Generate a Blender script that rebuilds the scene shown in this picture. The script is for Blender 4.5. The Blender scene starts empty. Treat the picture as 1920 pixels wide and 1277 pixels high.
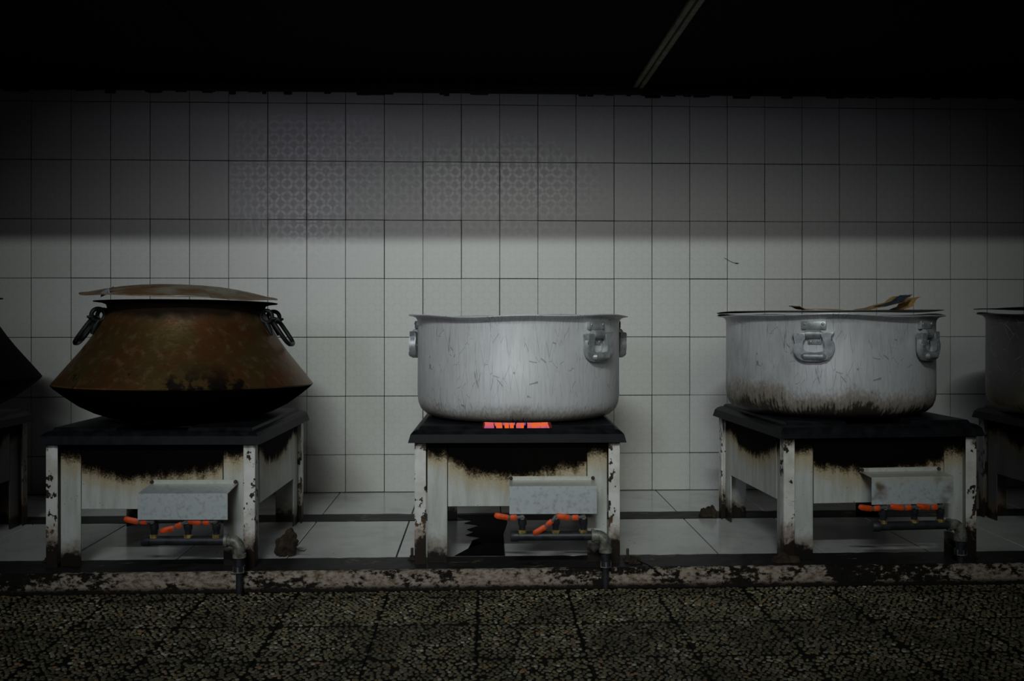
import bpy, bmesh, math, random
import numpy as np
from mathutils import Vector, Matrix
random.seed(7)
rng = np.random.default_rng(11)
SC = bpy.context.scene
COL = SC.collection
PI = math.pi
def rad(a): return a * PI / 180

# ------------------------------------------------------------------ camera
cd = bpy.data.cameras.new('camera')
cam = bpy.data.objects.new('camera', cd)
COL.objects.link(cam)
cd.sensor_width = 36.0
cd.lens = 1867 / 1920 * 36
cd.shift_x = -25 / 1920
cd.shift_y = -46.5 / 1920
cd.clip_end = 100
cam.location = (0, -5.19, 0.985)
cam.rotation_euler = (rad(90), 0, rad(-2.4))
SC.camera = cam

# ------------------------------------------------------------------ world and lights
w = bpy.data.worlds.new('world'); SC.world = w
w.use_nodes = True
w.node_tree.nodes['Background'].inputs[0].default_value = (0.7, 0.8, 1.0, 1)
w.node_tree.nodes['Background'].inputs[1].default_value = 0.0012
SC.view_settings.view_transform = 'Standard'
SC.view_settings.look = 'None'
SC.view_settings.gamma = 1
SC.view_settings.exposure = 0.0
SC.view_settings.use_curve_mapping = False

def aim(o, target):
    o.rotation_euler = (Vector(target) - o.location).to_track_quat('-Z', 'Y').to_euler()

# long fluorescent fitting high up at the far side of the kitchen (its light passes under the hood edge)
ld = bpy.data.lights.new('tube_lamp', 'AREA')
ld.shape = 'RECTANGLE'; ld.size = 1.8; ld.size_y = 0.16
ld.energy = 13; ld.color = (0.92, 1.0, 0.97); ld.spread = rad(42)
lo = bpy.data.objects.new('tube_lamp', ld); COL.objects.link(lo)
lo.location = (-0.9, -8.0, 4.60); aim(lo, (0.10, 0, 1.02))
# daylight from the window in the far wall behind the camera
ad = bpy.data.lights.new('far_window', 'AREA')
ad.shape = 'RECTANGLE'; ad.size = 2.4; ad.size_y = 2.0
ad.energy = 3.0; ad.color = (0.97, 0.98, 0.90); ad.spread = rad(29)
ao = bpy.data.objects.new('far_window', ad); COL.objects.link(ao)
ao.location = (0.2, -9.2, 3.50); aim(ao, (0.20, 0, 1.0))
# narrow bluish window pane further left, seen mirrored in the glaze
wd_ = bpy.data.lights.new('side_window', 'AREA')
wd_.shape = 'RECTANGLE'; wd_.size = .7; wd_.size_y = .9
wd_.energy = 1.6; wd_.color = (0.80, 0.80, 1.0); wd_.spread = rad(32)
wo = bpy.data.objects.new('side_window', wd_); COL.objects.link(wo)
wo.location = (-2.6, -9.2, 2.45); aim(wo, (.1, 0, .9))

# ------------------------------------------------------------------ node helpers
class NT:
    def __init__(s, name):
        s.m = bpy.data.materials.new(name); s.m.use_nodes = True
        s.t = s.m.node_tree; s.t.nodes.clear()
        s.out = s.t.nodes.new('ShaderNodeOutputMaterial')
    def put(s, sock, v):
        if isinstance(v, bpy.types.NodeSocket): s.t.links.new(v, sock)
        elif v is not None:
            if hasattr(sock.default_value, '__len__') and not hasattr(v, '__len__'): v = (v,) * len(sock.default_value)
            if hasattr(v, '__len__') and len(v) == 3 and len(sock.default_value) == 4: v = tuple(v) + (1,)
            sock.default_value = v
    def n(s, typ, props=None, **ins):
        nd = s.t.nodes.new('ShaderNode' + typ)
        for k, v in (props or {}).items(): setattr(nd, k, v)
        for k, v in ins.items():
            key = int(k[1:]) if k[0] == 'i' and k[1:].isdigit() else k.replace('_', ' ')
            s.put(nd.inputs[key], v)
        return nd
    def math(s, op, a, b=0.0, c=None, clamp=False):
        nd = s.t.nodes.new('ShaderNodeMath'); nd.operation = op; nd.use_clamp = clamp
        s.put(nd.inputs[0], a); s.put(nd.inputs[1], b)
        if c is not None: s.put(nd.inputs[2], c)
        return nd.outputs[0]
    def mix(s, f, a, b):
        nd = s.t.nodes.new('ShaderNodeMix'); nd.data_type = 'RGBA'
        s.put(nd.inputs[0], f); s.put(nd.inputs[6], a); s.put(nd.inputs[7], b)
        return nd.outputs[2]
    def step(s, v, a, b, lo=0.0, hi=1.0):
        nd = s.t.nodes.new('ShaderNodeMapRange'); nd.interpolation_type = 'SMOOTHSTEP'
        s.put(nd.inputs[0], v); s.put(nd.inputs[1], a); s.put(nd.inputs[2], b); s.put(nd.inputs[3], lo); s.put(nd.inputs[4], hi)
        return nd.outputs[0]
    def obj(s):
        if not hasattr(s, '_o'): s._o = s.n('TexCoord').outputs['Object']
        return s._o
    def xyz(s):
        if not hasattr(s, '_x'):
            q = s.n('SeparateXYZ', i0=s.obj()); s._x = [q.outputs[i] for i in range(3)]
        return s._x
    def rnd(s): return s.n('ObjectInfo').outputs['Random']
    def noise(s, scale, detail=4, rough=.55, stretch=None, offset=None):
        v = s.obj()
        if stretch or offset:
            mp = s.n('Mapping', i0=v)
            if stretch: mp.inputs['Scale'].default_value = stretch
            if offset is not None: s.put(mp.inputs['Location'], offset)
            v = mp.outputs[0]
        return s.n('TexNoise', Vector=v, Scale=scale, Detail=detail, Roughness=rough).outputs['Fac']
    def bump(s, h, strength=.3, dist=.01):
        return s.n('Bump', Strength=strength, Distance=dist, Height=h).outputs[0]
    def bsdf(s, col, rough=.5, metal=0.0, normal=None, spec=None, coat=None):
        b = s.n('BsdfPrincipled', Base_Color=col, Roughness=rough, Metallic=metal)
        if normal is not None: s.put(b.inputs['Normal'], normal)
        if spec is not None: s.put(b.inputs['Specular IOR Level'], spec)
        if coat is not None: s.put(b.inputs['Coat Weight'], coat)
        s.t.links.new(b.outputs[0], s.out.inputs[0])
        return s.m

def offs(t, k=7.0):
    r = t.math('MULTIPLY', t.rnd(), k)
    c = t.n('CombineXYZ', i0=r, i1=r, i2=t.math('MULTIPLY', r, .37))
    return c.outputs[0]

M = {}
def wall_tile_mat():
    t = NT('glazed_wall_tile'); x, y, z = t.xyz()
    # small printed flower lattice, only a change of gloss and relief in the glaze
    k = 2 * PI / .0667
    sx = t.math('SINE', t.math('MULTIPLY', x, k)); sz = t.math('SINE', t.math('MULTIPLY', z, k))
    sx2 = t.math('SINE', t.math('MULTIPLY', x, k * 2)); sz2 = t.math('SINE', t.math('MULTIPLY', z, k * 2))
    pat = t.math('ADD', t.math('MULTIPLY', sx, sz), t.math('MULTIPLY', t.math('MULTIPLY', sx2, sz2), .8))
    pm = t.step(t.math('ABSOLUTE', pat), .35, .6)
    n = t.noise(14, 3); d = t.noise(90, 2)
    v = t.math('ADD', .97, t.math('MULTIPLY', t.math('SUBTRACT', t.rnd(), .5), .07))
    v = t.math('ADD', v, t.math('MULTIPLY', t.math('SUBTRACT', n, .5), .06))
    speck = t.step(d, .70, .78)
    col = t.mix(speck, (.62, .62, .60), (.50, .48, .44))
    col = t.mix(1.0, col, col)
    hs = t.n('HueSaturation', Value=v, Color=col).outputs[0]
    rough = t.math('SUBTRACT', .42, t.math('MULTIPLY', pm, .155))
    return t.bsdf(hs, rough, 0, t.bump(t.math('ADD', n, t.math('MULTIPLY', pm, .12)), .06, .004), spec=.35)
M['wtile'] = wall_tile_mat()

def floor_tile_mat():
    t = NT('glossy_plinth_tile')
    n = t.noise(6, 4); d = t.noise(60, 3)
    col = t.mix(t.step(n, .4, .75), (.66, .67, .66), (.52, .52, .49))
    col = t.mix(t.step(d, .68, .75), col, (.2, .17, .13))
    return t.bsdf(col, t.math('ADD', .10, t.math('MULTIPLY', n, .10)), 0, t.bump(n, .04, .004), spec=.5)
M['ptile'] = floor_tile_mat()

def plain(name, col, rough=.6, metal=0., nscale=30, var=.25, bump=.15, spec=None):
    t = NT(name); n = t.noise(nscale, 5, .6)
    dk = tuple(c * (1 - var) for c in col); lt = tuple(min(1, c * (1 + var)) for c in col)
    return t.bsdf(t.mix(t.step(n, .3, .7), dk, lt), t.math('ADD', rough - .08, t.math('MULTIPLY', n, .16)), metal, t.bump(n, bump, .004), spec=spec)
M['grout'] = plain('dark_grout', (.035, .032, .028), .9)
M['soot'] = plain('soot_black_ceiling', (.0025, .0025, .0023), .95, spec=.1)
M['batten'] = plain('greasy_batten', (.17, .18, .12), .7, nscale=20, var=.4)
M['cornice'] = plain('grimy_cornice', (.018, .014, .011), .8, nscale=25, var=.7)
M['cement'] = plain('dark_cement', (.007, .007, .005), .7, nscale=40, spec=.12)
M['iron'] = plain('blackened_iron', (.009, .009, .010), .5, nscale=50, var=.5, spec=.2)
M['enamel'] = plain('black_enamel', (.0065, .007, .009), .5, nscale=22, var=.6, bump=.15, spec=.10)
M['pipe'] = plain('black_gas_pipe', (.022, .024, .03), .45, nscale=40, var=.4)
M['galv'] = plain('dirty_galvanised', (.20, .20, .17), .5, .3, nscale=45, var=.6)
M['brass'] = plain('dull_brass', (.42, .30, .09), .45, .5, nscale=70, var=.6)
M['orange'] = plain('orange_rubber', (.80, .085, .010), .5, nscale=45, var=.3, bump=.2)
M['greytape'] = plain('grey_grip_band', (.11, .11, .11), .6)
M['screw'] = plain('rusty_screw', (.05, .035, .025), .7, .3, nscale=90, var=.6)
M['leaf'] = plain('charred_leaf', (.030, .018, .010), .85, nscale=35, var=.7)
M['dark_mark'] = plain('near_black', (.0022, .0022, .0022), .75, spec=.1)
M['card'] = plain('brown_cardboard', (.42, .26, .10), .85, nscale=18, var=.35)
M['cardprint'] = plain('dark_blue_print', (.02, .045, .07), .7, nscale=40, var=.6)
M['clip'] = plain('bare_steel_clip', (.45, .50, .56), .35, .7, nscale=40)
M['lid_dark'] = plain('blackened_lid', (.03, .03, .032), .5, .4, nscale=14, var=.5)

def soot_paint(name, axis, zb, quad, band=1.0, g=1.0):
    """white stove paint with a scorched, soot-black upper part; the edge dips towards the middle"""
    t = NT(name); X = t.xyz(); z = X[2]
    o = offs(t)
    n1 = t.noise(9, 5, .6, offset=o); n2 = t.noise(55, 4, .6, offset=o); st = t.noise(30, 4, .6, (1, 1, .15), o)
    u = X[axis] if axis is not None else 0.0
    edge = t.math('ADD', zb, t.math('MULTIPLY', t.math('MULTIPLY', u, u), quad))
    d = t.math('SUBTRACT', z, edge)
    d = t.math('ADD', d, t.math('MULTIPLY', t.math('SUBTRACT', n1, .5), .075))
    d = t.math('ADD', d, t.math('MULTIPLY', t.math('SUBTRACT', st, .5), .06))
    d = t.math('ADD', d, t.math('MULTIPLY', t.math('SUBTRACT', t.noise(170, 3, .6, offset=o), .5), .05))
    base = t.mix(t.step(st, .3, .75), (.64 * g, .66 * g, .63 * g), (.46 * g, .47 * g, .43 * g))
    spots = t.step(t.noise(120, 2, .5, offset=o), .70, .74)
    base = t.mix(t.math('MULTIPLY', spots, .8), base, (.10, .08, .06))
    c = t.mix(t.math('MULTIPLY', t.step(d, -.10 * band, -.012), .75), base, (.48 * g, .36 * g, .16 * g))
    c = t.mix(t.math('MULTIPLY', t.step(t.math('ADD', d, t.math('MULTIPLY', t.math('SUBTRACT', n2, .5), .04)), -.035 * band, .004), .93), c, (.035, .016, .006))
    c = t.mix(t.step(d, -.012, .014), c, (.003, .0027, .0024))
    if axis is None:
        low = t.math('ADD', t.math('SUBTRACT', .060, z), t.math('MULTIPLY', t.math('SUBTRACT', n1, .5), .12))
        low = t.math('ADD', low, t.math('MULTIPLY', t.math('SUBTRACT', n2, .5), .07))
        c = t.mix(t.math('MULTIPLY', t.step(low, -.06, .0), .6), c, (.15, .09, .045))
        c = t.mix(t.step(low, -.008, .025), c, (.012, .009, .006))
    return t.bsdf(c, t.math('ADD', .42, t.math('MULTIPLY', t.step(d, -.03, .0), .35)), 0, t.bump(n2, .12, .003), spec=t.math('SUBTRACT', .4, t.math('MULTIPLY', t.step(d, -.03, .005), .37)))
M['panel_f'] = soot_paint('scorched_panel_paint', 0, .330, .60)
M['panel_s'] = soot_paint('scorched_side_paint', 1, .350, .9)
M['strip'] = soot_paint('scorched_strip_paint', None, .405, 0)

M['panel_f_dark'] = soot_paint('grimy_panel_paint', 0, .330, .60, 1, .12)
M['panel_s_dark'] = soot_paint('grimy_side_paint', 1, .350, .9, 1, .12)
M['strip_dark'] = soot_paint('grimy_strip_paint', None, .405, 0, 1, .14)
def post_mat(name='chipped_white_post', g=1.0):
    t = NT(name); z = t.xyz()[2]; o = offs(t)
    n1 = t.noise(26, 4, .6, (1, 1, .6), o); n2 = t.noise(70, 3, .6, offset=o); n3 = t.noise(12, 4, .6, offset=o)
    base = t.mix(t.step(n3, .35, .7), (.82 * g, .81 * g, .78 * g), (.60 * g, .58 * g, .52 * g))
    chip = t.step(t.math('ADD', n1, t.math('MULTIPLY', n2, .35)), .755, .78)
    c = t.mix(chip, base, (.03, .02, .014))
    low = t.math('ADD', t.math('SUBTRACT', .105, z), t.math('MULTIPLY', t.math('SUBTRACT', n1, .5), .16))
    low = t.math('ADD', low, t.math('MULTIPLY', t.math('SUBTRACT', n2, .5), .09))
    c = t.mix(t.math('MULTIPLY', t.step(low, -.06, .0), .7), c, (.17, .09, .04))
    c = t.mix(t.step(low, -.005, .03), c, (.018, .011, .007))
    top = t.math('ADD', t.math('SUBTRACT', z, .435), t.math('MULTIPLY', t.math('SUBTRACT', n1, .5), .09))
    c = t.mix(t.math('MULTIPLY', t.step(top, -.015, .015), .8), c, (.07, .045, .025))
    return t.bsdf(c, .5, 0, t.bump(t.math('SUBTRACT', n2, t.math('MULTIPLY', chip, .8)), .25, .003), spec=.35)
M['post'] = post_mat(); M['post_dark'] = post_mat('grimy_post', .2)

def hood_mat():
    t = NT('hood_paint'); o = offs(t); n = t.noise(60, 5, .65, offset=o); n2 = t.noise(7, 3, .5, offset=o)
    z = t.xyz()[2]
    c = t.mix(t.step(n, .45, .75), (.58, .64, .66), (.40, .43, .43))
    c = t.mix(t.step(n2, .62, .72), c, (.20, .15, .10))
    c = t.mix(t.math('MULTIPLY', t.step(z, .30, .306), .45), c, (.62, .58, .44))
    return t.bsdf(c, .38, .15, t.bump(n, .12, .002))
M['hood'] = hood_mat()

def alu_mat(name, dark_mark, base=(.50, .52, .53), dirt=.2):
    t = NT(name); x, y, z = t.xyz(); o = offs(t, 3)
    ang = t.math('ARCTAN2', y, x)
    cyl = t.n('CombineXYZ', i0=t.math('MULTIPLY', ang, .41), i1=z, i2=0.0).outputs[0]
    def cn(scale, sx, sz, detail=4, loc=(0, 0, 0)):
        mp = t.n('Mapping', i0=cyl); mp.inputs['Scale'].default_value = (sx, sz, 1); mp.inputs['Location'].default_value = loc
        return t.n('TexNoise', Vector=mp.outputs[0], Scale=scale, Detail=detail, Roughness=.6).outputs['Fac']
    str_ = cn(24, 4, .35, 5); bl = cn(5, 1, .6, 4, (3, 1, 0)); fine = cn(110, 1, .5, 3)
    # scattered dark scratches, mostly upright
    def scratch(sc, sx, sz, rot, thr):
        mp = t.n('Mapping', i0=cyl); mp.inputs['Scale'].default_value = (sx, sz, 1); mp.inputs['Rotation'].default_value = (0, 0, rot)
        wob = t.n('TexNoise', Vector=cyl, Scale=11.0, Detail=2.0).outputs['Color']
        vv = t.n('VectorMath', {'operation': 'MULTIPLY_ADD'}, i0=wob, i1=(.018, .018, 0), i2=mp.outputs[0]).outputs[0]
        e = t.n('TexVoronoi', {'feature': 'DISTANCE_TO_EDGE'}, Vector=vv, Scale=sc).outputs['Distance']
        return t.math('MULTIPLY', t.step(e, thr, thr * .3), t.step(cn(9, 1, 1, 3, (rot * 5, 2, 0)), .46, .56))
    s1 = scratch(16, 2.2, .22, .18, .011); s2 = scratch(20, 1.9, .30, -.5, .010); s3 = scratch(18, 1.8, .25, .75, .008)
    sc = t.math('MAXIMUM', s1, t.math('MAXIMUM', s2, s3))
    c = t.mix(t.step(str_, .3, .75), base, tuple(b * .88 for b in base))
    c = t.mix(t.math('MULTIPLY', t.step(bl, .42, .75), dirt), c, (.20, .19, .17))
    c = t.mix(t.math('MULTIPLY', sc, .6), c, (.12, .12, .12))
    light = t.math('MULTIPLY', scratch(16, 1.0, .8, .9, .008), .5)
    c = t.mix(light, c, (.8, .82, .84))
    low = t.math('ADD', t.math('SUBTRACT', dark_mark, z), t.math('MULTIPLY', t.math('SUBTRACT', bl, .5), dark_mark * 2.2))
    low = t.math('ADD', low, t.math('MULTIPLY', t.math('SUBTRACT', fine, .5), .09))
    c = t.mix(t.math('MULTIPLY', t.step(low, -.05, .02), .75), c, (.16, .115, .055))
    blk = t.step(t.math('ADD', low, t.math('MULTIPLY', t.math('SUBTRACT', str_, .5), .16)), .02, .06)
    c = t.mix(t.math('MULTIPLY', blk, .92), c, (.018, .012, .008))
    met = t.math('SUBTRACT', .30, t.math('MULTIPLY', t.step(low, -.05, .03), .28))
    ro = t.math('ADD', .36, t.math('MULTIPLY', fine, .18))
    return t.bsdf(c, ro, met, t.bump(t.math('ADD', fine, t.math('MULTIPLY', bl, 1.2)), .10, .004))
M['alu'] = alu_mat('scratched_aluminium', .034, (.86, .87, .89))
M['alu2'] = alu_mat('stained_aluminium', .092, (.76, .77, .80), .45)
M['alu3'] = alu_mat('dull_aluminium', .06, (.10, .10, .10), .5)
M['handle'] = plain('cast_aluminium_handle', (.40, .42, .43), .42, .45, nscale=40, var=.25, bump=.10)

def copper_mat():
    t = NT('worn_copper'); x, y, z = t.xyz()
    n1 = t.noise(5, 5, .6); n2 = t.noise(28, 4, .6); n3 = t.noise(80, 3, .6)
    st = t.noise(16, 4, .6, (1, 1, .3))
    c = t.mix(t.step(n1, .35, .65), (.155, .058, .020), (.125, .083, .027))
    c = t.mix(t.math('MULTIPLY', t.step(n2, .5, .72), .55), c, (.25, .17, .10))
    u = t.math('ABSOLUTE', t.math('ADD', t.math('MULTIPLY', x, .91), t.math('MULTIPLY', y, .41)))
    near = t.math('MULTIPLY', t.math('MULTIPLY', t.step(u, .20, .05), t.step(y, .05, -.05)), .22)
    blk = t.math('MULTIPLY', t.step(t.math('ADD', t.math('ADD', st, near), t.math('MULTIPLY', n2, .45)), .82, .92), t.step(t.math('ADD', z, t.math('MULTIPLY', st, -.1)), .20, .08))
    c = t.mix(blk, c, (.014, .010, .007))
    d = t.math('ADD', t.math('SUBTRACT', z, .385), t.math('MULTIPLY', t.math('SUBTRACT', n1, .5), .10))
    c = t.mix(t.math('MULTIPLY', t.step(d, -.03, .03), .96), c, (.012, .009, .007))  # neck blackened: soot, plus shade under the lid put into the colour
    c = t.mix(t.step(z, .131, .127), c, (.004, .0035, .003))
    mk = t.math('MULTIPLY', t.step(z, .125, .135), t.step(d, .03, -.03))
    return t.bsdf(c, t.math('ADD', .34, t.math('MULTIPLY', n2, .2)), t.math('MULTIPLY', mk, .7), t.bump(t.math('ADD', n2, t.math('MULTIPLY', n3, .3)), .25, .006), spec=t.math('MULTIPLY', mk, .5))
M['copper'] = copper_mat()
def lid_mat():
    t = NT('tarnished_copper_lid'); n1 = t.noise(7, 5, .6); n2 = t.noise(40, 4, .6)
    c = t.mix(t.step(n1, .38, .66), (.22, .12, .055), (.36, .33, .26))
    c = t.mix(t.step(n2, .58, .72), c, (.07, .045, .025))
    return t.bsdf(c, .48, .35, t.bump(n2, .25, .004))
M['lid'] = lid_mat()

def peel_mat():
    t = NT('peeling_plinth_paint'); x, y, z = t.xyz()
    n1 = t.noise(6, 5, .6, (1, 1, 2)); n2 = t.noise(38, 5, .65, (1, 1, 1.6)); n3 = t.noise(110, 3, .6)
    c = t.mix(t.step(n2, .38, .64), (.42, .36, .30), (.16, .11, .075))
    c = t.mix(t.step(n3, .66, .76), c, (.05, .035, .025))
    m = t.math('ADD', t.math('MULTIPLY', n1, .7), t.math('MULTIPLY', n2, .5))
    foot = t.step(t.math('ADD', z, t.math('MULTIPLY', t.math('SUBTRACT', n2, .5), .05)), .022, .006)
    c = t.mix(t.math('MAXIMUM', t.step(t.math('ADD', m, t.math('MULTIPLY', t.noise(1.6, 3), .35)), .76, .83), foot), c, (.012, .010, .007))
    return t.bsdf(c, .8, 0, t.bump(t.math('ADD', n2, n3), .6, .006), spec=.2)
M['peel'] = peel_mat()
def strip_mat():
    t = NT('dark_stone_strip'); n1 = t.noise(4.5, 5, .6); n2 = t.noise(45, 4, .65, (.4, 1, 1))
    m = t.math('ADD', t.math('MULTIPLY', n1, .75), t.math('MULTIPLY', n2, .5))
    c = t.mix(t.step(m, .72, .79), (.020, .021, .020), (.19, .155, .10))
    c = t.mix(t.step(t.noise(9, 4), .56, .66), c, (.014, .011, .008))
    return t.bsdf(c, .5, 0, t.bump(n2, .4, .004), spec=.15)
M['strip_stone'] = strip_mat()
def pebble_mat():
    t = NT('terrazzo_pebble'); r = t.n('NewGeometry').outputs['Random Per Island']
    cr = t.n('ValToRGB', Fac=r); e = cr.color_ramp.elements
    e[0].color = (.09, .082, .048, 1); e[1].color = (.48, .45, .36, 1)
    for p, c in ((.2, (.15, .138, .08, 1)), (.45, (.20, .18, .105, 1)), (.62, (.16, .13, .07, 1)), (.66, (.34, .20, .09, 1)), (.72, (.18, .18, .13, 1)), (.9, (.23, .205, .12, 1))):
        q = e.new(p); q.color = c
    n = t.noise(4, 4); c = t.mix(t.math('MULTIPLY', t.step(n, .42, .62), .6), cr.outputs[0], (.03, .028, .018))
    return t.bsdf(c, .5, 0, spec=.35)
M['pebble'] = pebble_mat()
def slab_far_mat():
    t = NT('terrazzo_cement'); 
    v = t.n('TexVoronoi', {'feature': 'DISTANCE_TO_EDGE'}, Vector=t.obj(), Scale=75.0).outputs['Distance']
    c = t.mix(t.step(v, .06, .16), (.016, .016, .011), (.13, .12, .07))
    return t.bsdf(c, .5)
M['floor_far'] = slab_far_mat()
def flame_mat():
    t = NT('gas_flame'); z = t.xyz()[2]; r = t.rnd()
    f = t.math('ADD', t.step(z, .0, .034), t.math('MULTIPLY', t.math('SUBTRACT', r, .4), .7), clamp=True)
    c = t.mix(f, (.30, .09, .42), (1.0, .17, .05))
    em = t.n('Emission', Color=c, Strength=.75)
    t.t.links.new(em.outputs[0], t.out.inputs[0]); return t.m
M['flame'] = flame_mat()

# ------------------------------------------------------------------ mesh helpers
def link(name, me, mat=None, parent=None, smooth=False):
    o = bpy.data.objects.new(name, me); COL.objects.link(o)
    if mat is not None and not me.materials: me.materials.append(M[mat] if isinstance(mat, str) else mat)
    if smooth:
        me.polygons.foreach_set('use_smooth', [True] * len(me.polygons))
    if parent is not None: o.parent = parent
    return o
def from_bm(name, bm, mat=None, parent=None, smooth=False, auto=None):
    bmesh.ops.recalc_face_normals(bm, faces=bm.faces)
    me = bpy.data.meshes.new(name); bm.to_mesh(me); bm.free()
    o = link(name, me, mat, parent, smooth)
    if auto:
        me.set_sharp_from_angle(angle=rad(auto))
    return o
def box(bm, lo, hi, bevel=0, seg=1, mtx=None):
    r = bmesh.ops.create_cube(bm, size=1)
    vs = r['verts']
    for v in vs:
        v.co = Vector([lo[i] + (v.co[i] + .5) * (hi[i] - lo[i]) for i in range(3)])
    if bevel:
        es = list({e for v in vs for e in v.link_edges})
        rr = bmesh.ops.bevel(bm, geom=es, offset=bevel, segments=seg, affect='EDGES', profile=.5)
        vs = list({v for f in rr['faces'] for v in f.verts} | {v for v in vs if v.is_valid})
    if mtx is not None: bmesh.ops.transform(bm, matrix=mtx, verts=vs)
    return vs
def lathe(bm, prof, n=96, close=False, wob=None):
    rings = []
    for r, z in prof:
        ring = []
        for k in range(n):
            a = 2 * PI * k / n
            rr, zz = (r, z) if wob is None else wob(r, z, a)
            ring.append(bm.verts.new((rr * math.cos(a), rr * math.sin(a), zz)))
        rings.append(ring)
    for a, b in zip(rings, rings[1:]):
        for k in range(n):
            bm.faces.new((a[k], a[(k + 1) % n], b[(k + 1) % n], b[k]))
    for ring, cap in ((rings[0], True), (rings[-1], True)):
        if close: bm.faces.new(ring)
    return rings
def tube(bm, pts, r, n=12, cap=True, closed=False):
    pts = [Vector(p) for p in pts]; rs = r if hasattr(r, '__len__') else [r] * len(pts)
    rings = []; prev = None
    N = len(pts)
    for i, p in enumerate(pts):
        a = pts[(i - 1) % N] if (i > 0 or closed) else p
        b = pts[(i + 1) % N] if (i < N - 1 or closed) else p
        d = (b - a).normalized()
        if prev is None:
            up = Vector((0, 0, 1)) if abs(d.z) < .9 else Vector((1, 0, 0))
            s = d.cross(up).normalized()
        else:
            s = (prev - d * prev.dot(d)).normalized()
        prev = s; t = d.cross(s)
        rings.append([bm.verts.new(p + (s * math.cos(2 * PI * k / n) + t * math.sin(2 * PI * k / n)) * rs[i]) for k in range(n)])
    pairs = list(zip(rings, rings[1:])) + ([(rings[-1], rings[0])] if closed else [])
    for a, b in pairs:
        for k in range(n): bm.faces.new((a[k], a[(k + 1) % n], b[(k + 1) % n], b[k]))
    if cap and not closed:
        bm.faces.new(rings[0]); bm.faces.new(rings[-1])
def prism(bm, poly, y0, y1):
    """outline in x,z extruded along y"""
    a = [bm.verts.new((x, y0, z)) for x, z in poly]; b = [bm.verts.new((x, y1, z)) for x, z in poly]
    bm.faces.new(a); bm.faces.new(b[::-1])
    for k in range(len(poly)):
        q = (k + 1) % len(poly); bm.faces.new((a[k], b[k], b[q], a[q]))
def empty(name, loc, rz=0.0, label=None, cat=None, group=None):
    o = bpy.data.objects.new(name, None); COL.objects.link(o); o.empty_display_size = .1
    o.location = loc; o.rotation_euler = (0, 0, rz); tag(o, label, cat, group); return o
def tag(o, label=None, cat=None, group=None, kind=None):
    if label: o['label'] = label
    if cat: o['category'] = cat
    if group: o['group'] = group
    if kind: o['kind'] = kind
    return o

# ------------------------------------------------------------------ the setting
PZ = .07            # top of the tiled plinth
bm = bmesh.new(); box(bm, (-3.6, 0.0, -.1), (3.8, .12, 2.4))
wall = tag(from_bm('wall_back', bm, 'grout'), 'white tiled kitchen wall behind the stoves', kind='structure')
cx0, cp = .084, .1993
rows = [.0715, .2657, .5685, .8735, 1.1775, 1.4805, 1.7835, 2.0825, 2.150]
tile_me = {}
for j in range(len(rows) - 1):
    h = rows[j + 1] - rows[j] - .0032; wd = cp - .0030
    bm = bmesh.new(); box(bm, (-wd / 2, -.006, -h / 2), (wd / 2, .002, h / 2), .0012, 1)
    bmesh.ops.recalc_face_normals(bm, faces=bm.faces)
    me = bpy.data.meshes.new('tile'); bm.to_mesh(me); bm.free(); me.materials.append(M['wtile']); tile_me[j] = me
for i in range(-17, 17):
    for j in range(len(rows) - 1):
        o = bpy.data.objects.new('tile', tile_me[j]); COL.objects.link(o); o.parent = wall
        o.location = (cx0 + cp * (i + .5) + rng.normal() * .0004, rng.normal() * .0003, (rows[j] + rows[j + 1]) / 2 + rng.normal() * .0004)
        o.rotation_euler = (rng.normal() * .0022, 0, rng.normal() * .0028)

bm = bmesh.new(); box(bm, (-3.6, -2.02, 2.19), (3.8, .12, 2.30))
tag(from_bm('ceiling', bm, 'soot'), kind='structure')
bm = bmesh.new(); box(bm, (-3.6, -.030, 2.140), (3.8, .0, 2.19), .006, 2)
for e in range(60):   # soot drips hanging over the top row of tiles
    x = -3 + 6.2 * rng.random(); wd = .02 + .08 * rng.random(); hh = .004 + .014 * rng.random() ** 2
    box(bm, (x, -.012, 2.14 - hh), (x + wd, -.004, 2.145), .003)
tag(from_bm('trim_1', bm, 'cornice'), kind='structure')
for k, (x, wd) in enumerate(((.805, .052), (-1.225, .05))):
    bm = bmesh.new(); box(bm, (x - wd / 2, -2.0, 2.172), (x - .004, -.03, 2.19), .004, 2); box(bm, (x + .004, -2.0, 2.168), (x + wd / 2, -.03, 2.19), .004, 2)
    tag(from_bm('trim_%d' % (k + 2), bm, 'batten' if k == 0 else 'soot'), kind='structure')

# tiled plinth with its stone strips
bm = bmesh.new(); box(bm, (-3.6, -1.585, -.05), (3.8, 0, PZ - .008))
plinth = tag(from_bm('floor_plinth', bm, 'grout'), kind='structure')
pj = [-.742 + .411 * k for k in range(-6, 11)]
for a, b in zip(pj, pj[1:]):
    for (y0, y1) in ((-.575, -.003), (-1.405, -.735)):
        bm = bmesh.new(); box(bm, (a + .0025, y0, PZ - .009), (b - .0025, y1, PZ), .0015)
        o = from_bm('plinth_tile', bm, 'ptile', plinth)
def rough_bar(name, lo, hi, nx, amp, mat, parent):
    bm = bmesh.new(); box(bm, lo, hi)
    ex = [e for e in bm.edges if abs(e.verts[0].co.x - e.verts[1].co.x) > .1]
    bmesh.ops.subdivide_edges(bm, edges=ex, cuts=nx)
    oth = [e for e in bm.edges if abs(e.verts[0].co.x - e.verts[1].co.x) < 1e-4]
    bmesh.ops.subdivide_edges(bm, edges=oth, cuts=2, use_grid_fill=True)
    for v in bm.verts:
        if v.co.z > lo[2] + .002:
            v.co.y += rng.normal() * amp; v.co.z += min(0.0, rng.normal() * amp)
    return from_bm(name, bm, mat, parent)
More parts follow.
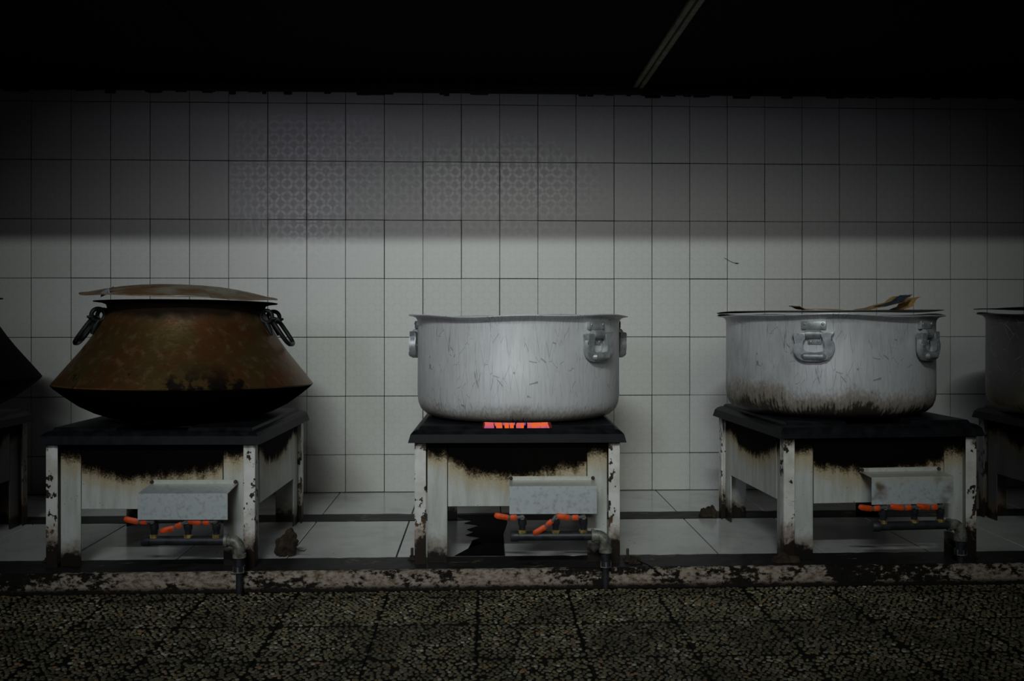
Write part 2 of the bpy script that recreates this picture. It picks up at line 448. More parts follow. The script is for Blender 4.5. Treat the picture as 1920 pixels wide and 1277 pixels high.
rough_bar('stone_strip', (-3.6, -.733, PZ - .02), (3.8, -.577, PZ + .002), 140, .0012, 'strip_stone', plinth)
rough_bar('stone_strip', (-3.6, -1.585, PZ - .02), (3.8, -1.407, PZ + .002), 200, .0012, 'strip_stone', plinth)
rough_bar('painted_edge', (-3.6, -1.604, -.01), (3.8, -1.58, PZ + .001), 420, .0022, 'peel', plinth)

# terrazzo floor: slabs with recessed joints, the pebbles standing in them
bm = bmesh.new(); box(bm, (-3.6, -6.5, -.12), (3.8, -1.58, -.006))
floor = tag(from_bm('floor', bm, 'cement'), kind='structure')
sj = [-.020 + .3175 * k for k in range(-8, 10)]
yj = [-1.604, -1.700, -2.0165, -2.333, -2.650, -2.967]
for a, b in zip(sj, sj[1:]):
    for y1, y0 in zip(yj, yj[1:]):
        bm = bmesh.new(); box(bm, (a + .0012, y0 + .0012, -.010), (b - .0012, y1 - .0012, 0), .001)
        from_bm('slab', bm, 'cement', floor)
bm = bmesh.new(); box(bm, (-3.6, -6.5, -.010), (3.8, -2.97, 0)); from_bm('far_paving', bm, 'floor_far', floor)
def pebbles():
    s = .0178; X0, X1, Y0, Y1 = -2.5, 2.75, -2.80, -1.612
    nx = int((X1 - X0) / s); ny = int((Y1 - Y0) / (s * .866))
    gx, gy = np.meshgrid(np.arange(nx), np.arange(ny))
    px = X0 + (gx + .5 * (gy % 2)) * s; py = Y0 + gy * s * .866
    px = px.ravel() + rng.normal(size=px.size) * s * .17; py = py.ravel() + rng.normal(size=py.size) * s * .17
    dj = np.abs(((px + .020) / .3175 + .5) % 1 - .5) * .3175
    dy = np.min(np.abs(py[:, None] - np.array(yj)[None]), axis=1)
    keep = (dj > .0058) & (dy > .0055) & (rng.random(px.size) > .05)
    px, py = px[keep], py[keep]; n = px.size; K = 7
    a = np.arange(K) * 2 * PI / K
    R = s * (.30 + .20 * rng.random(n)); el = 1 + .45 * rng.random(n); th = rng.random(n) * PI
    rr = R[:, None] * (1 + .16 * rng.normal(size=(n, K)).clip(-1.5, 1.5))
    lx = rr * np.cos(a) * el[:, None] ** .5; ly = rr * np.sin(a) / el[:, None] ** .5
    c, sn = np.cos(th)[:, None], np.sin(th)[:, None]
    ox, oy = lx * c - ly * sn, lx * sn + ly * c
    hz = .0018 + .0026 * rng.random(n)
    V = np.zeros((n, 2 * K, 3), np.float32)
    V[:, :K, 0] = px[:, None] + ox; V[:, :K, 1] = py[:, None] + oy; V[:, :K, 2] = -.001
    V[:, K:, 0] = px[:, None] + ox * .72; V[:, K:, 1] = py[:, None] + oy * .72; V[:, K:, 2] = hz[:, None]
    base = (np.arange(n) * 2 * K)[:, None]
    k = np.arange(K); q = (k + 1) % K
    sides = np.stack([k, q, q + K, k + K], 1).ravel()
    caps = np.arange(K, 2 * K)
    idx = np.concatenate([sides, caps])
    loops = (base + idx[None]).astype(np.int32).ravel()
    tot = np.tile(np.array([4] * K + [K], np.int32), n); start = np.concatenate([[0], np.cumsum(tot)[:-1]]).astype(np.int32)
    me = bpy.data.meshes.new('pebbles')
    me.vertices.add(n * 2 * K); me.vertices.foreach_set('co', V.ravel())
    me.loops.add(loops.size); me.loops.foreach_set('vertex_index', loops)
    me.polygons.add(tot.size); me.polygons.foreach_set('loop_start', start); me.polygons.foreach_set('loop_total', tot)
    me.update(calc_edges=True)
    return me
tag(link('pebbles', pebbles(), 'pebble', floor), kind='stuff')

# ------------------------------------------------------------------ stoves
def stove(x, y, rz, label, gx=0.0, gz=0.0, levers=(180, 215, 180), height=1.0, hood_out=.095, hood_drop=.006, dk=''):
    t = empty('gas_stove', (x, y, PZ), rz, label, 'stove', 'gas stoves along the wall')
    H = .450 * height
    W, D = .40, .43          # half sizes of the top
    # top frame: skirt, rounded shoulder, open well in the middle
    bm = bmesh.new()
    prof = [(0, 0), (.008, .030), (.018, .040), (.030, .046)]
    rings = []
    def ring(w_, d_, z): return [bm.verts.new(p) for p in ((-w_, -d_, z), (w_, -d_, z), (w_, d_, z), (-w_, d_, z))]
    rings.append(ring(W - .03, D - .03, H)); 
    for i_, z_ in prof: rings.append(ring(W - i_, D - i_, H + z_))
    rings.append(ring(W - .085, D - .085, H + .044)); rings.append(ring(W - .085, D - .085, H - .05)); rings.append(ring(W - .09, D - .09, H - .05))
    for a, b in zip(rings, rings[1:]):
        for k in range(4): bm.faces.new((a[k], a[(k + 1) % 4], b[(k + 1) % 4], b[k]))
    bm.faces.new(rings[-1])
    from_bm('top_frame', bm, 'enamel', t)
    for s in (-1, 1):         # slabs that carry the pot, a gap between them shows the fire
        bm = bmesh.new()
        xi, xo = .125, W - .030
        lo = [(xi, -D + .020, H + .030), (xo, -D + .020, H + .030), (xo, D - .020, H + .030), (xi, D - .020, H + .030)]
        hi = [(xi + .004, -D + .045, H + .058), (xo - .012, -D + .045, H + .058), (xo - .012, D - .045, H + .058), (xi + .004, D - .045, H + .058)]
        A = [bm.verts.new((s * p[0], p[1], p[2])) for p in lo]; B = [bm.verts.new((s * p[0], p[1], p[2])) for p in hi]
        bm.faces.new(A); bm.faces.new(B)
        for k in range(4): bm.faces.new((A[k], A[(k + 1) % 4], B[(k + 1) % 4], B[k]))
        bmesh.ops.bevel(bm, geom=bm.edges[:], offset=.003, segments=1, affect='EDGES')
        from_bm('pot_support', bm, 'enamel', t)
    bm = bmesh.new(); lathe(bm, [(.10, H - .03), (.17, H - .03), (.175, H - .01), (.165, H + .002), (.13, H + .002), (.12, H - .012), (.10, H - .03)], 40)
    for k in range(4):
        a = k * PI / 2 + .4; c, s_ = math.cos(a), math.sin(a)
        tube(bm, [(c * .03, s_ * .03, H - .035), (c * .11, s_ * .11, H - .03)], .012, 8)
    lathe(bm, [(.001, H - .05), (.045, H - .05), (.045, H - .02), (.03, H - .012), (.001, H - .012)], 24)
    from_bm('burner', bm, 'iron', t, True, 35)
    # legs: corner post with a wide strip on each face
    for sx in (-1, 1):
        for sy in (-1, 1):
            bm = bmesh.new()
            px, py = .378, .408
            X = lambda a, b: (min(sx * a, sx * b), max(sx * a, sx * b))
            Y = lambda a, b: (min(sy * a, sy * b), max(sy * a, sy * b))
            x0, x1 = X(px - .042, px); y0, y1 = Y(py - .005, py); box(bm, (x0, y0, 0), (x1, y1, H + .001), .0012)
            x0, x1 = X(px - .005, px); y0, y1 = Y(py - .042, py - .0045); box(bm, (x0, y0, 0), (x1, y1, H + .001), .0012)
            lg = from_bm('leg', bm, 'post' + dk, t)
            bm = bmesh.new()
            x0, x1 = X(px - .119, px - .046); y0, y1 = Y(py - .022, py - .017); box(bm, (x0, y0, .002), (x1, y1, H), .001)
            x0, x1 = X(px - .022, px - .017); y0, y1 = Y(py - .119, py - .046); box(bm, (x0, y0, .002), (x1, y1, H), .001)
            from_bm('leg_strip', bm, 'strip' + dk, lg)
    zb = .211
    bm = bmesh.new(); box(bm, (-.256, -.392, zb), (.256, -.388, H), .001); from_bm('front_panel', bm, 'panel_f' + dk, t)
    bm = bmesh.new(); box(bm, (-.256, .388, zb), (.256, .392, H), .001); from_bm('back_panel', bm, 'panel_f' + dk, t)
    for s in (-1, 1):
        x0, x1 = sorted((s * .358, s * .362)); bm = bmesh.new(); box(bm, (x0, -.286, zb), (x1, .286, H), .001); from_bm('side_panel', bm, 'panel_s' + dk, t)
    # bent sheet hood over the gas taps
    hx0, hx1 = -.030 + gx, .284 + gx; yb = -.409; yf = yb - hood_out; zt = .318 + gz
    bm = bmesh.new(); T = .0022
    prof = [(yb, zt + .006), (yb, zt - .008), (yf, zt - .008 - hood_drop), (yf, zt - .114), (yf + T, zt - .114), (yf + T, zt - .008 - hood_drop - T), (yb + T + .001, zt - .008 - T), (yb + T, zt + .006)]
    a = [bm.verts.new((hx0, p[0], p[1])) for p in prof]; b = [bm.verts.new((hx1, p[0], p[1])) for p in prof]
    n = len(prof)
    for k in range(n): bm.faces.new((a[k], a[(k + 1) % n], b[(k + 1) % n], b[k]))
    bm.faces.new(a); bm.faces.new(b)
    hood = from_bm('control_hood', bm, 'hood', t)
    for xx in (hx0 + .006, hx1 - .006):
        bm = bmesh.new(); mt = Matrix.Translation((xx, yb - .003, zt - .001)) @ Matrix.Rotation(PI / 2, 4, 'X')
        bmesh.ops.create_cone(bm, cap_ends=True, segments=8, radius1=.0075, radius2=.006, depth=.008, matrix=mt)
        from_bm('screw', bm, 'screw', hood)
    # gas pipe, taps and levers
    ym = -.497; zm = .124 + gz; x0, x1 = -.026 + gx, .272 + gx
    bm = bmesh.new(); tube(bm, [(x0, ym, zm), (x0 + .002, ym, zm), (x0 + .028, ym, zm), (x0 + .029, ym, zm), (x1, ym, zm)], [.018, .0195, .0195, .0165, .0165], 18)
    from_bm('gas_pipe', bm, 'pipe', t, True, 40)
    for xv, la in zip((.016 + gx, .136 + gx, .236 + gx), levers):
        bm = bmesh.new()
        tube(bm, [(xv, ym, zm + .010), (xv, ym, zm + .022)], .016, 8)
        vb = from_bm('tap', bm, 'brass', t, True, 30)
        bm = bmesh.new()
        tube(bm, [(xv, ym, zm + .022), (xv, ym, zm + .036), (xv, ym, zm + .042), (xv, ym, zm + .060), (xv, ym, zm + .066), (xv, ym, zm + .078)], [.0115, .0115, .0155, .0155, .011, .011], 12)
        tube(bm, [(xv, ym - .001, zm + .064), (xv, ym - .014, zm + .064)], .009, 10)
        from_bm('tap_body', bm, 'pipe', vb, True, 35)
        bm = bmesh.new(); tube(bm, [(xv, ym + .0, zm + .070), (xv, ym - .021, zm + .070)], .0085, 6); from_bm('spindle_nut', bm, 'galv', vb, True, 30)
        lv = Matrix.Translation((xv, ym - .016, zm + .071)) @ Matrix.Rotation(-rad(la), 4, 'Y')
        bm = bmesh.new()
        # handle: steel shank, rubber sleeve with a bend, a grey band where the rubber is split
        tube(bm, [(-.004, 0, 0), (.022, 0, .002)], .0065, 8); bmesh.ops.transform(bm, matrix=lv, verts=bm.verts); from_bm('lever_shank', bm, 'greytape', vb, True, 40)
        bm = bmesh.new()
        tube(bm, [(.017, 0, .001), (.020, 0, .002), (.040, 0, .003), (.043, 0, .003)], [.007, .0100, .0102, .0085], 10)
        tube(bm, [(.050, 0, .003), (.053, 0, .003), (.088, 0, -.002), (.097, 0, -.005), (.100, 0, -.006)], [.0085, .0105, .0110, .0090, .005], 10)
        bmesh.ops.scale(bm, vec=(1, .55, 1), verts=bm.verts)
        bmesh.ops.transform(bm, matrix=lv, verts=bm.verts); from_bm('lever', bm, 'orange', vb, True, 40)
        bm = bmesh.new(); tube(bm, [(.040, 0, .003), (.054, 0, .003)], .0088, 10); bmesh.ops.scale(bm, vec=(1, .55, 1), verts=bm.verts); bmesh.ops.transform(bm, matrix=lv, verts=bm.verts); from_bm('lever_band', bm, 'greytape', vb, True, 40)
    xe = .316 + gx
    bm = bmesh.new()
    arc = [(xe - .032 + .032 * math.sin(a), ym, zm - .032 + .032 * math.cos(a)) for a in [k * PI / 2 / 8 for k in range(9)]]
    tube(bm, [(xe - .052, ym, zm), (xe - .051, ym, zm), (xe - .040, ym, zm), (xe - .039, ym, zm)] + arc + [(xe, ym, zm - .045), (xe, ym, zm - .046), (xe, ym, zm - .060)], [.020, .024, .024, .0195] + [.0205] * 9 + [.0205, .0235, .0235], 16)
    from_bm('pipe_elbow', bm, 'galv', t, True, 40)
    zf = -PZ + .0005
    bm = bmesh.new()
    tube(bm, [(xe, ym, zm - .058), (xe, ym, zm - .088), (xe, ym, zm - .089), (xe, ym, zm - .108), (xe, ym, zm - .109), (xe, ym, zf)], [.0165, .0165, .0215, .0215, .0115, .0115], 14)
    from_bm('drop_pipe', bm, 'pipe', t, True, 40)
    bm = bmesh.new(); tube(bm, [(xe, ym, zm - .090), (xe, ym, zm - .091), (xe, ym, zm - .112)], [.018, .0225, .0225], 6); from_bm('pipe_nut', bm, 'galv', t)
    return t
YC = -1.12
stove(.133, YC, rad(-1.2), 'white steel gas stove with a lit burner, under the large scratched aluminium pot', levers=(178, 219, 180))
stove(-1.192, YC, rad(-2.0), 'white steel gas stove carrying the whole copper pot with its lid', gx=.030, gz=-.004, levers=(177, 203, 181), hood_out=.120, hood_drop=.014)
stove(1.468, YC + .02, rad(3.5), 'white steel gas stove under the aluminium pot topped with cardboard', gx=-.052, gz=.020, levers=(180, 180, 180), height=1.022)
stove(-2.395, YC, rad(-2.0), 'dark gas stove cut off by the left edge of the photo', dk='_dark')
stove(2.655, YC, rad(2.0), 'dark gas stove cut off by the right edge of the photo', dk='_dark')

# ------------------------------------------------------------------ gas flame under the middle pot
fl = empty('gas_flame', (.133, YC, PZ + .452), 0, 'orange and violet gas flame burning under the middle aluminium pot', 'flame')
for k in range(44):
    a = 2 * PI * k / 44 + rng.normal() * .02; r = .148 + rng.normal() * .003
    h = .050 + .006 * rng.random(); wd = .0085 + .003 * rng.random()
    bm = bmesh.new()
    tube(bm, [(r * math.cos(a), r * math.sin(a), 0), (r * math.cos(a), r * math.sin(a), h * .25), ((r + .006) * math.cos(a), (r + .006) * math.sin(a), h * .7), ((r + .012) * math.cos(a), (r + .012) * math.sin(a), h)], [wd * .5, wd * .85, wd * .95, wd * .3], 7)
    from_bm('flame_tongue', bm, 'flame', fl, True)

# ------------------------------------------------------------------ aluminium pots
def handle_on(pot, R, ang, z, swing=0.0):
    """hinged cast handle; ang measured from the camera side, positive to the right"""
    mt = Matrix.Rotation(ang, 4, 'Z') @ Matrix.Translation((0, -R, z))
    S = .000168
    def q(x, y): return ((x - 595) * S, (330 - y) * S)
    def part(name, bm, mat, parent, smooth=False, auto=None, m2=None):
        bmesh.ops.transform(bm, matrix=mt @ m2 if m2 is not None else mt, verts=bm.verts)
        return from_bm(name, bm, mat, parent, smooth, auto)
    bm = bmesh.new()
    x0, z0 = q(315, 325); x1, z1 = q(860, 140); box(bm, (x0, -.013, z0), (x1, .010, z1), .0035, 2)
    zc = q(0, 430)[1]
    tube(bm, [(q(420, 0)[0], -.012, zc), (q(742, 0)[0], -.012, zc)], .0175, 16)
    x0, z0 = q(450, 668); x1, z1 = q(757, 440); box(bm, (x0, -.008, z0), (x1, .012, z1), .004, 2)
    br = part('handle_bracket', bm, 'handle', pot, True, 35)
    for (rx, ry, yy) in ((390, 210, -.013), (790, 205, -.013), (518, 610, -.008), (690, 600, -.008)):
        bm = bmesh.new(); bmesh.ops.create_uvsphere(bm, u_segments=10, v_segments=6, radius=.0058)
        x_, z_ = q(rx, ry)
        bmesh.ops.transform(bm, matrix=Matrix.Translation((x_, yy, z_)) @ Matrix.Diagonal((1, .6, 1, 1)), verts=bm.verts)
        part('rivet', bm, 'handle', br, True)
    outline = [(125, 430), (165, 500), (205, 560), (165, 650), (150, 740), (165, 850), (230, 950), (330, 1025), (450, 1050), (760, 1045), (900, 1000), (1000, 900), (1050, 780), (1045, 650), (1000, 570), (945, 510), (1045, 385), (900, 395), (770, 410), (765, 490), (830, 580), (870, 700), (850, 790), (820, 845), (600, 850), (390, 850), (340, 780), (330, 700), (370, 610), (410, 540), (415, 480), (390, 410), (250, 415)]
    bm = bmesh.new(); prism(bm, [q(*p) for p in outline], -.030, -.004)
    bmesh.ops.bevel(bm, geom=[e for e in bm.edges if abs(e.verts[0].co.y - e.verts[1].co.y) < 1e-6], offset=.004, segments=2, affect='EDGES')
    xb0, zb = q(370, 935); xb1, _ = q(830, 935)
    tube(bm, [(xb0, -.022, zb), (xb0 + .004, -.026, zb), (xb1 - .004, -.026, zb), (xb1, -.022, zb)], [.012, .0150, .0150, .012], 14)
    # pivot stubs into the barrel
    tube(bm, [(q(380, 0)[0], -.012, zc), (q(430, 0)[0], -.012, zc)], .009, 10); tube(bm, [(q(735, 0)[0], -.012, zc), (q(790, 0)[0], -.012, zc)], .009, 10)
    piv = Matrix.Translation((0, -.012, zc)); m2 = piv @ Matrix.Rotation(swing, 4, 'X') @ piv.inverted()
    rg = part('handle_ring', bm, 'handle', pot, True, 35, m2)
    bm = bmesh.new()   # worn raised characters along both limbs
    for side in (0, 1):
        for k in range(8):
            a = (.62 + k * .105) * PI if side == 0 else (.38 - k * .105) * PI
            cx_, cy_ = (600, 745); rr = 350
            x_ = cx_ + rr * math.cos(a) * 1.0; y_ = cy_ - rr * math.sin(a) * .9
            if not (530 < y_ < 960): continue
            X_, Z_ = q(x_, y_)
            mm = Matrix.Translation((X_, -.0305, Z_)) @ Matrix.Rotation(-a + (.5 if k % 3 == 1 else -.1), 4, 'Y')
            box(bm, (-.0075, -.0006, -.0014), (.0075, .0006, .0014), mtx=mm)
            if k % 2: box(bm, (-.002, -.0006, -.0045), (.001, .0006, .0030), mtx=mm)
    part('embossing', bm, 'handle', rg, False, None, m2)

def alu_pot(loc, R, hgt, mat, label, handles, rz=0.0, lip=.036, tilt=(0, 0)):
    t = empty('aluminium_pot', loc, 0, label, 'pot', 'aluminium cooking pots')
    t.rotation_euler = (tilt[0], tilt[1], 0)
    ph = rng.random(6) * 6.28
    def wob(r, z, a):
        k = max(0, (z - hgt + .05) / .05)
        return r + .0016 * math.sin(2 * a + ph[0]) * (z / hgt) + .0012 * math.sin(5 * a + ph[1]), z + (.0035 * math.sin(3 * a + ph[2]) + .0022 * math.sin(7 * a + ph[3])) * k * (1 if r > R + .004 else .4)
    prof = [(.001, .0), (R - .10, .0), (R - .060, .004), (R - .034, .014), (R - .014, .032), (R - .004, .056), (R, .085), (R, .2), (R, hgt - .030), (R + .002, hgt - .018), (R + .008, hgt - .008), (R + .018, hgt - .003), (R + lip, hgt), (R + lip + .001, hgt + .002), (R + lip, hgt + .004), (R + .016, hgt + .001), (R + .004, hgt - .004), (R - .004, hgt - .018), (R - .004, .10), (R - .02, .05), (R - .07, .008), (.001, .006)]
    bm = bmesh.new(); lathe(bm, prof, 128, wob=wob)
    bmesh.ops.remove_doubles(bm, verts=bm.verts, dist=.0004)
    b = from_bm('body', bm, mat, t, True, 50)
    for a, sw in handles: handle_on(t, R, rad(a), hgt - .052, sw)
    return t
ZT = PZ + .508 + .001
alu_pot((.144, -1.10, ZT), .413, .404, 'alu', 'large scratched aluminium pot with an open top over the burning stove', ((43, 0), (101, 0), (-99, 0), (-137, 0)), rz=0)
ZR = PZ + .450 * 1.022 + .058 + .001
alu_pot((1.441, -1.075, ZR), .420, .396, 'alu2', 'stained aluminium pot with burnt bottom, cardboard on its lid', ((-26, 0), (39, 0), (154, 0), (-139, 0)))
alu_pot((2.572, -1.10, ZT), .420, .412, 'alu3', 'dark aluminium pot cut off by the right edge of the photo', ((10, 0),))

def flat_lid(loc, r, label, tilt, mat='lid_dark'):
    bm = bmesh.new(); ph = rng.random(3) * 6
    wob = lambda rr, z, a: (rr, z + (.0025 * math.sin(3 * a + ph[0]) + .002 * math.sin(5 * a + ph[1])) * rr / r)
    lathe(bm, [(.001, .004), (r * .6, .003), (r - .02, .001), (r, .0), (r + .001, .0022), (r - .02, .0035), (r * .6, .006), (.001, .007)], 96, wob=wob)
    bmesh.ops.remove_doubles(bm, verts=bm.verts, dist=.0004)
    o = from_bm('pot_lid', bm, mat, None, True, 50); o.location = loc; o.rotation_euler = tilt
    tag(o, label, 'lid', 'pot lids'); return o
zl = ZR + .396
flat_lid((1.437, -1.075, zl + .0145), .452, 'thin blackened flat lid under the cardboard pieces', (0, rad(-.35), 0))
flat_lid((2.56, -1.10, ZT + .412 + .017), .455, 'dark flat lid on the pot at the right edge', (0, rad(.9), 0))

# ------------------------------------------------------------------ copper pots
def copper_pot(loc, label, tilt=(0, 0), handles=((82, 1), (-97, 1)), mat='copper'):
    t = empty('copper_pot', loc, 0, label, 'pot', 'copper cooking pots'); t.rotation_euler = (tilt[0], tilt[1], 0)
    ph = rng.random(4) * 6
    wob = lambda r, z, a: (r * (1 + .004 * math.sin(3 * a + ph[0]) + .0025 * math.sin(5 * a + ph[1])), z + .004 * math.sin(2 * a + ph[2]) * (r / .5) * (1 if .1 < z < .2 else .5))
    prof = [(.001, 0), (.22, 0), (.300, .004), (.345, .020), (.400, .048), (.455, .088), (.490, .118), (.4985, .127), (.5005, .131), (.496, .137), (.470, .170), (.435, .212), (.398, .258), (.366, .302), (.338, .345), (.318, .385), (.306, .415), (.302, .432), (.306, .444), (.322, .450), (.352, .4535), (.353, .457), (.322, .455), (.303, .449), (.297, .436), (.300, .41), (.33, .345), (.39, .258), (.46, .170), (.485, .131), (.40, .06), (.30, .02), (.001, .012)]
    bm = bmesh.new(); lathe(bm, prof, 128, wob=wob); bmesh.ops.remove_doubles(bm, verts=bm.verts, dist=.0004)
    from_bm('body', bm, mat, t, True, 40)
    for ang, _ in handles:
        R0 = .322
        base = Matrix.Rotation(rad(ang), 4, 'Z')
        for s in (-1, 1):       # eye lugs riveted below the rim
            bm = bmesh.new(); mt = base @ Matrix.Rotation(s * .24, 4, 'Z') @ Matrix.Translation((0, -R0 - .014, .400))
            pts = [(0, .024 * math.cos(a) , .024 * math.sin(a)) for a in [k * 2 * PI / 20 for k in range(20)]]
            tube(bm, pts, .0085, 9, closed=True)
            tube(bm, [(0, .004, -.022), (0, -.010, -.045), (0, -.022, -.075)], [.010, .012, .006], 8)
            tube(bm, [(0, -.020, -.006), (0, -.032, -.010), (0, -.040, -.006)], [.008, .007, .004], 8)
            bmesh.ops.transform(bm, matrix=mt, verts=bm.verts); from_bm('lug', bm, 'iron', t, True, 60)
        # drop ring hanging through the two eyes, lying out along the slope
        bm = bmesh.new(); wd = .085
        outline = []
        for k in range(28):
            a = 2 * PI * k / 28; ex, ez = math.cos(a), math.sin(a)
            sx = math.copysign(abs(ex) ** .6, ex) * wd; sz = math.copysign(abs(ez) ** .6, ez) * .062
            outline.append((sx, 0, sz - .062))
        tube(bm, outline, .009, 9, closed=True)
        mt = base @ Matrix.Translation((0, -R0 - .022, .392)) @ Matrix.Rotation(rad(-34), 4, 'X')
        bmesh.ops.transform(bm, matrix=mt, verts=bm.verts); from_bm('drop_ring', bm, 'iron', t, True)
    return t
copper_pot((-1.197, YC, ZT + .004), 'whole worn copper pot with flared sides and a domed lid', (rad(-1.0), rad(.5)), ((92, 1), (-76, 1)))
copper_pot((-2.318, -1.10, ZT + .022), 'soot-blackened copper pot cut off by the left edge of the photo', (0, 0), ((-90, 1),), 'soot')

bm = bmesh.new(); ph = rng.random(4) * 6
def lw(r, z, a): return r * (1 + .006 * math.sin(2 * a + ph[0])), z + (r / .37) ** 3 * (.003 * math.sin(3 * a + ph[1]) + .0018 * math.sin(7 * a + ph[2]))
top = [(.001, .048), (.08, .0465), (.15, .042), (.22, .033), (.28, .0215), (.32, .012), (.345, .006), (.375, .002)]
lathe(bm, top + [(.376, -.0005)] + [(r, z - .004) for r, z in top[::-1]], 96, wob=lw); bmesh.ops.remove_doubles(bm, verts=bm.verts, dist=.0004)
lid = from_bm('domed_lid', bm, 'lid', None, True, 50)
lid.location = (-1.218, YC, ZT + .4845); lid.rotation_euler = (rad(1.0), rad(1.9), 0)
tag(lid, 'tarnished brown domed lid lying tilted on the whole copper pot', 'lid')
# bent steel clip on the lid's front edge
bm = bmesh.new()
P = [(-.020, -.010, -.004), (.018, -.014, .010), (.020, .012, .017), (-.016, .014, .004)]
A = [bm.verts.new(p) for p in P]; B = [bm.verts.new((p[0], p[1], p[2] - .003)) for p in P]
C_ = [bm.verts.new((p[0] + (.006 if i in (1,) else 0), p[1] - .004, p[2] - .020)) for i, p in enumerate(P[:2])]
D_ = [bm.verts.new((p[0] + (.006 if i in (1,) else 0), p[1] - .002, p[2] - .020)) for i, p in enumerate(P[:2])]
bm.faces.new(A); bm.faces.new((B[3], B[2], B[1], B[0]))
for a, b in ((1, 2), (2, 3), (3, 0)): bm.faces.new((A[a], A[b], B[b], B[a]))
bm.faces.new((A[0], A[1], C_[1], C_[0])); bm.faces.new((B[0], B[1], D_[1], D_[0])); bm.faces.new((C_[0], C_[1], D_[1], D_[0])); bm.faces.new((A[0], B[0], D_[0], C_[0])); bm.faces.new((A[1], B[1], D_[1], C_[1]))
bmesh.ops.bevel(bm, geom=bm.edges[:], offset=.0008, segments=1, affect='EDGES')
cl = from_bm('steel_clip', bm, 'clip'); cl.location = (-1.405, YC - .285, ZT + .499); cl.rotation_euler = (0, 0, rad(-20))
tag(cl, 'small shiny bent steel clip on the front edge of the domed lid', 'clip')

# ------------------------------------------------------------------ cardboard on the right pot
def sheet(name, pts_rows, thick, mat, parent=None):
    """rows of points, given a thickness and slight crumple"""
    bm = bmesh.new(); U = [[bm.verts.new(p) for p in r] for r in pts_rows]; L = [[bm.verts.new((p[0], p[1], p[2] - thick)) for p in r] for r in pts_rows]
    nr, nc = len(U), len(U[0])
    for i in range(nr - 1):
        for j in range(nc - 1):
            bm.faces.new((U[i][j], U[i][j + 1], U[i + 1][j + 1], U[i + 1][j])); bm.faces.new((L[i][j], L[i + 1][j], L[i + 1][j + 1], L[i][j + 1]))
    per = [(0, j) for j in range(nc)] + [(i, nc - 1) for i in range(1, nr)] + [(nr - 1, j) for j in range(nc - 2, -1, -1)] + [(i, 0) for i in range(nr - 2, 0, -1)]
    for a, b in zip(per, per[1:] + per[:1]): bm.faces.new((U[a[0]][a[1]], L[a[0]][a[1]], L[b[0]][b[1]], U[b[0]][b[1]]))
    return from_bm(name, bm, mat, parent)
z0 = zl + .0255
cb = empty('cardboard_flap', (1.70, -1.06, z0), 0, 'torn cardboard flap curling up at the right of the pot lid', 'cardboard', 'cardboard pieces')
def rowpts(xz, y0, y1, ny, jit):
    return [[(x + rng.normal() * jit, y0 + (y1 - y0) * k / (ny - 1) + rng.normal() * jit, z + rng.normal() * jit * .5 * (z > .004)) for k in range(ny)] for x, z in xz]
sheet('printed_side', rowpts([(-.105, .002), (-.06, .010), (-.015, .020), (.025, .032), (.048, .050), (.062, .058)], -.09, .10, 7, .003), .003, 'card', cb)
sheet('printed_panel', rowpts([(-.05, .0152), (-.012, .024), (.026, .036), (.050, .055), (.063, .0615)], -.095, .02, 5, .0015), .0015, 'cardprint', cb)
sheet('torn_end', rowpts([(.036, .002), (.066, .014), (.084, .044), (.104, .052)], -.085, .06, 6, .003), .003, 'card', cb)
c2 = sheet('cardboard_strip', rowpts([(-.075, .017), (-.062, .015), (-.04, .007), (-.01, .002), (.03, .004), (.075, .0035), (.12, .002)], -.05, .06, 5, .0025), .003, 'card')
c2.location = (1.375, -1.05, z0); tag(c2, 'narrow brown cardboard strip lying at the left of the pot lid', 'cardboard', 'cardboard pieces')

# ------------------------------------------------------------------ small things on the plinth and the wall
bm = bmesh.new(); poly = [(-.151, -.62), (-.05, -.75), (-.085, -.80), (-.016, -.85), (-.07, -.93), (-.04, -.98), (-.075, -1.04), (-.01, -1.09), (-.045, -1.14), (-.004, -1.20), (-.06, -1.28), (-.11, -1.395), (.077, -1.40), (.080, -1.05), (.104, -.80), (.106, -.62)]
a = [bm.verts.new((x, y, PZ + .0004)) for x, y in poly]; b = [bm.verts.new((x, y, PZ + .0026)) for x, y in poly]
bm.faces.new(b); bm.faces.new(a[::-1])
for k in range(len(poly)): bm.faces.new((a[k], a[(k + 1) % len(poly)], b[(k + 1) % len(poly)], b[k]))
bmesh.ops.triangulate(bm, faces=[f for f in bm.faces if len(f.verts) > 4])
tag(from_bm('black_patch', bm, 'dark_mark'), 'jagged black patch on the tiles under the lit stove', 'dark_mark')  # thin near-black sheet with a jagged left edge, just above the tiles

lf = empty('charred_leaf', (-.742, -1.375, PZ + .002), 0, 'dark crumpled charred leaf lying beside the copper pot stove leg', 'leaf')
bm = bmesh.new(); bmesh.ops.create_icosphere(bm, subdivisions=4, radius=1)
for v in bm.verts:
    p = v.co.copy(); nse = math.sin(5 * p.x + 2 * p.z) * .16 + math.sin(9 * p.z + 4 * p.y) * .10 + math.sin(13 * p.x - 7 * p.y) * .07
    p *= 1 + nse; p.x += .25 * p.z
    v.co = Vector((p.x * .040, p.y * .026, max(0, p.z * .050 + .046)))
from_bm('leaf_blade', bm, 'leaf', lf)
bm = bmesh.new(); tube(bm, [(.020, 0, .035), (.045, -.004, .022), (.062, -.004, .020), (.070, -.004, .026)], [.003, .0022, .002, .0012], 6); from_bm('stem', bm, 'leaf', lf, True)

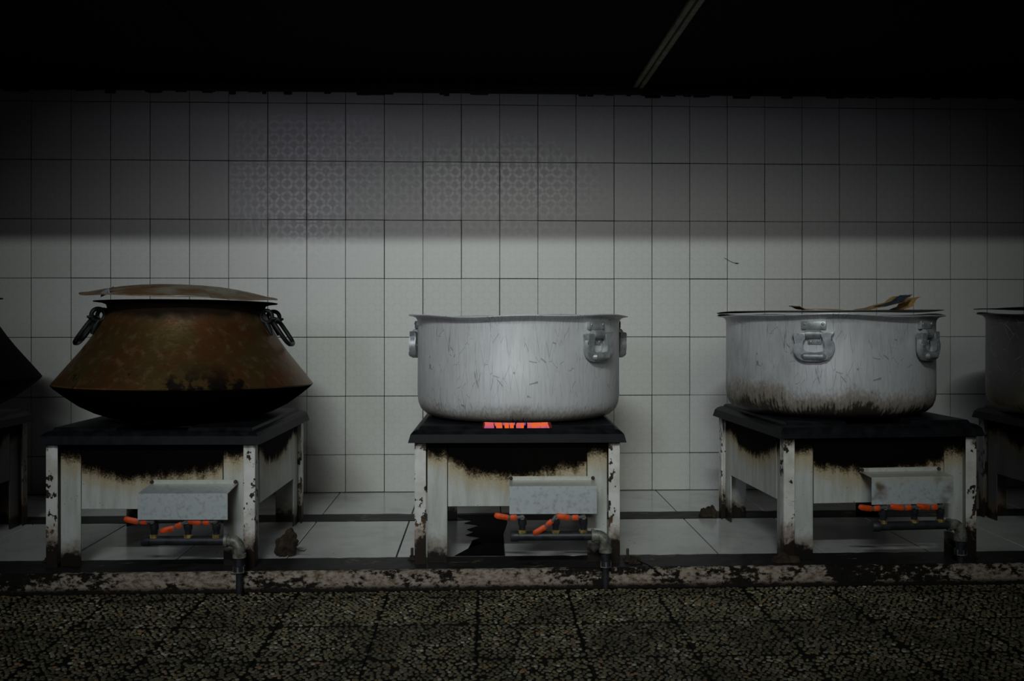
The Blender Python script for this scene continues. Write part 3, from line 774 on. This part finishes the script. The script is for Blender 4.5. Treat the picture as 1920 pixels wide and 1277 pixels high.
def bolt(x, y, lab, lean=0.0):
    o = empty('anchor_bolt', (x, y, PZ + .002), 0, lab, 'bolt', 'anchor bolts beside the stove legs')
    bm = bmesh.new(); box(bm, (-.016, -.016, 0), (.016, .016, .004), .001); from_bm('base_plate', bm, 'screw', o)
    bm = bmesh.new(); tube(bm, [(0, 0, .002), (lean, 0, .040), (lean, 0, .042)], [.0055, .0055, .004], 8); from_bm('shank', bm, 'screw', o, True, 40)
    bm = bmesh.new(); tube(bm, [(lean * .2, 0, .004), (lean * .35, 0, .013)], .010, 6); from_bm('nut', bm, 'screw', o)
bolt(-.268, -1.440, 'rusty anchor bolt at the left foot of the lit stove')
bolt(.538, -1.485, 'rusty anchor bolt at the right foot of the lit stove')
bolt(-1.620, -1.415, 'rusty anchor bolt at the left foot of the copper pot stove')

def clump(x, y, z, sx, sy, sz, lab, n=9):
    bm = bmesh.new()
    for k in range(n):
        r = bmesh.ops.create_icosphere(bm, subdivisions=2, radius=1)
        m = Matrix.Translation((rng.normal() * sx * .45, rng.normal() * sy * .45, 0)) @ Matrix.Diagonal((sx * (.3 + .5 * rng.random()), sy * (.3 + .5 * rng.random()), sz * (.3 + .8 * rng.random()), 1))
        bmesh.ops.transform(bm, matrix=m, verts=r['verts'])
    for v in bm.verts:
        v.co += Vector((rng.normal(), rng.normal(), rng.normal())) * .0022; v.co.z = max(0, v.co.z)
    o = from_bm('grime_clump', bm, 'leaf'); o.location = (x, y, z); tag(o, lab, 'grime', 'grime clumps')
clump(1.022, -.70, PZ + .003, .030, .030, .050, 'dark grime clump at the back left foot of the right stove')
clump(1.105, -1.545, PZ + .003, .050, .022, .034, 'dark grime clump at the front left foot of the right stove')
clump(.555, -1.535, PZ + .003, .028, .022, .022, 'dark grime clump at the right foot of the lit stove')

bm = bmesh.new(); tube(bm, [(.545, -1.500, PZ + .022), (.57, -1.54, PZ + .012), (.60, -1.585, PZ + .0065), (.622, -1.6115, PZ - .006), (.645, -1.6125, PZ - .025)], .0022, 6)
tag(from_bm('loose_wire', bm, 'iron', None, True), 'thin dark wire hanging over the plinth edge beside the lit stove', 'wire')
bm = bmesh.new(); tube(bm, [(1.262, -.009, 1.289), (1.280, -.010, 1.279), (1.300, -.009, 1.268), (1.318, -.009, 1.262), (1.327, -.009, 1.2605), (1.340, -.009, 1.260)], [.0008, .0011, .0011, .0013, .0034, .0015], 6)
tag(from_bm('strand', bm, 'iron', None, True), 'thin dark strand stuck to a wall tile above the right pot', 'strand')
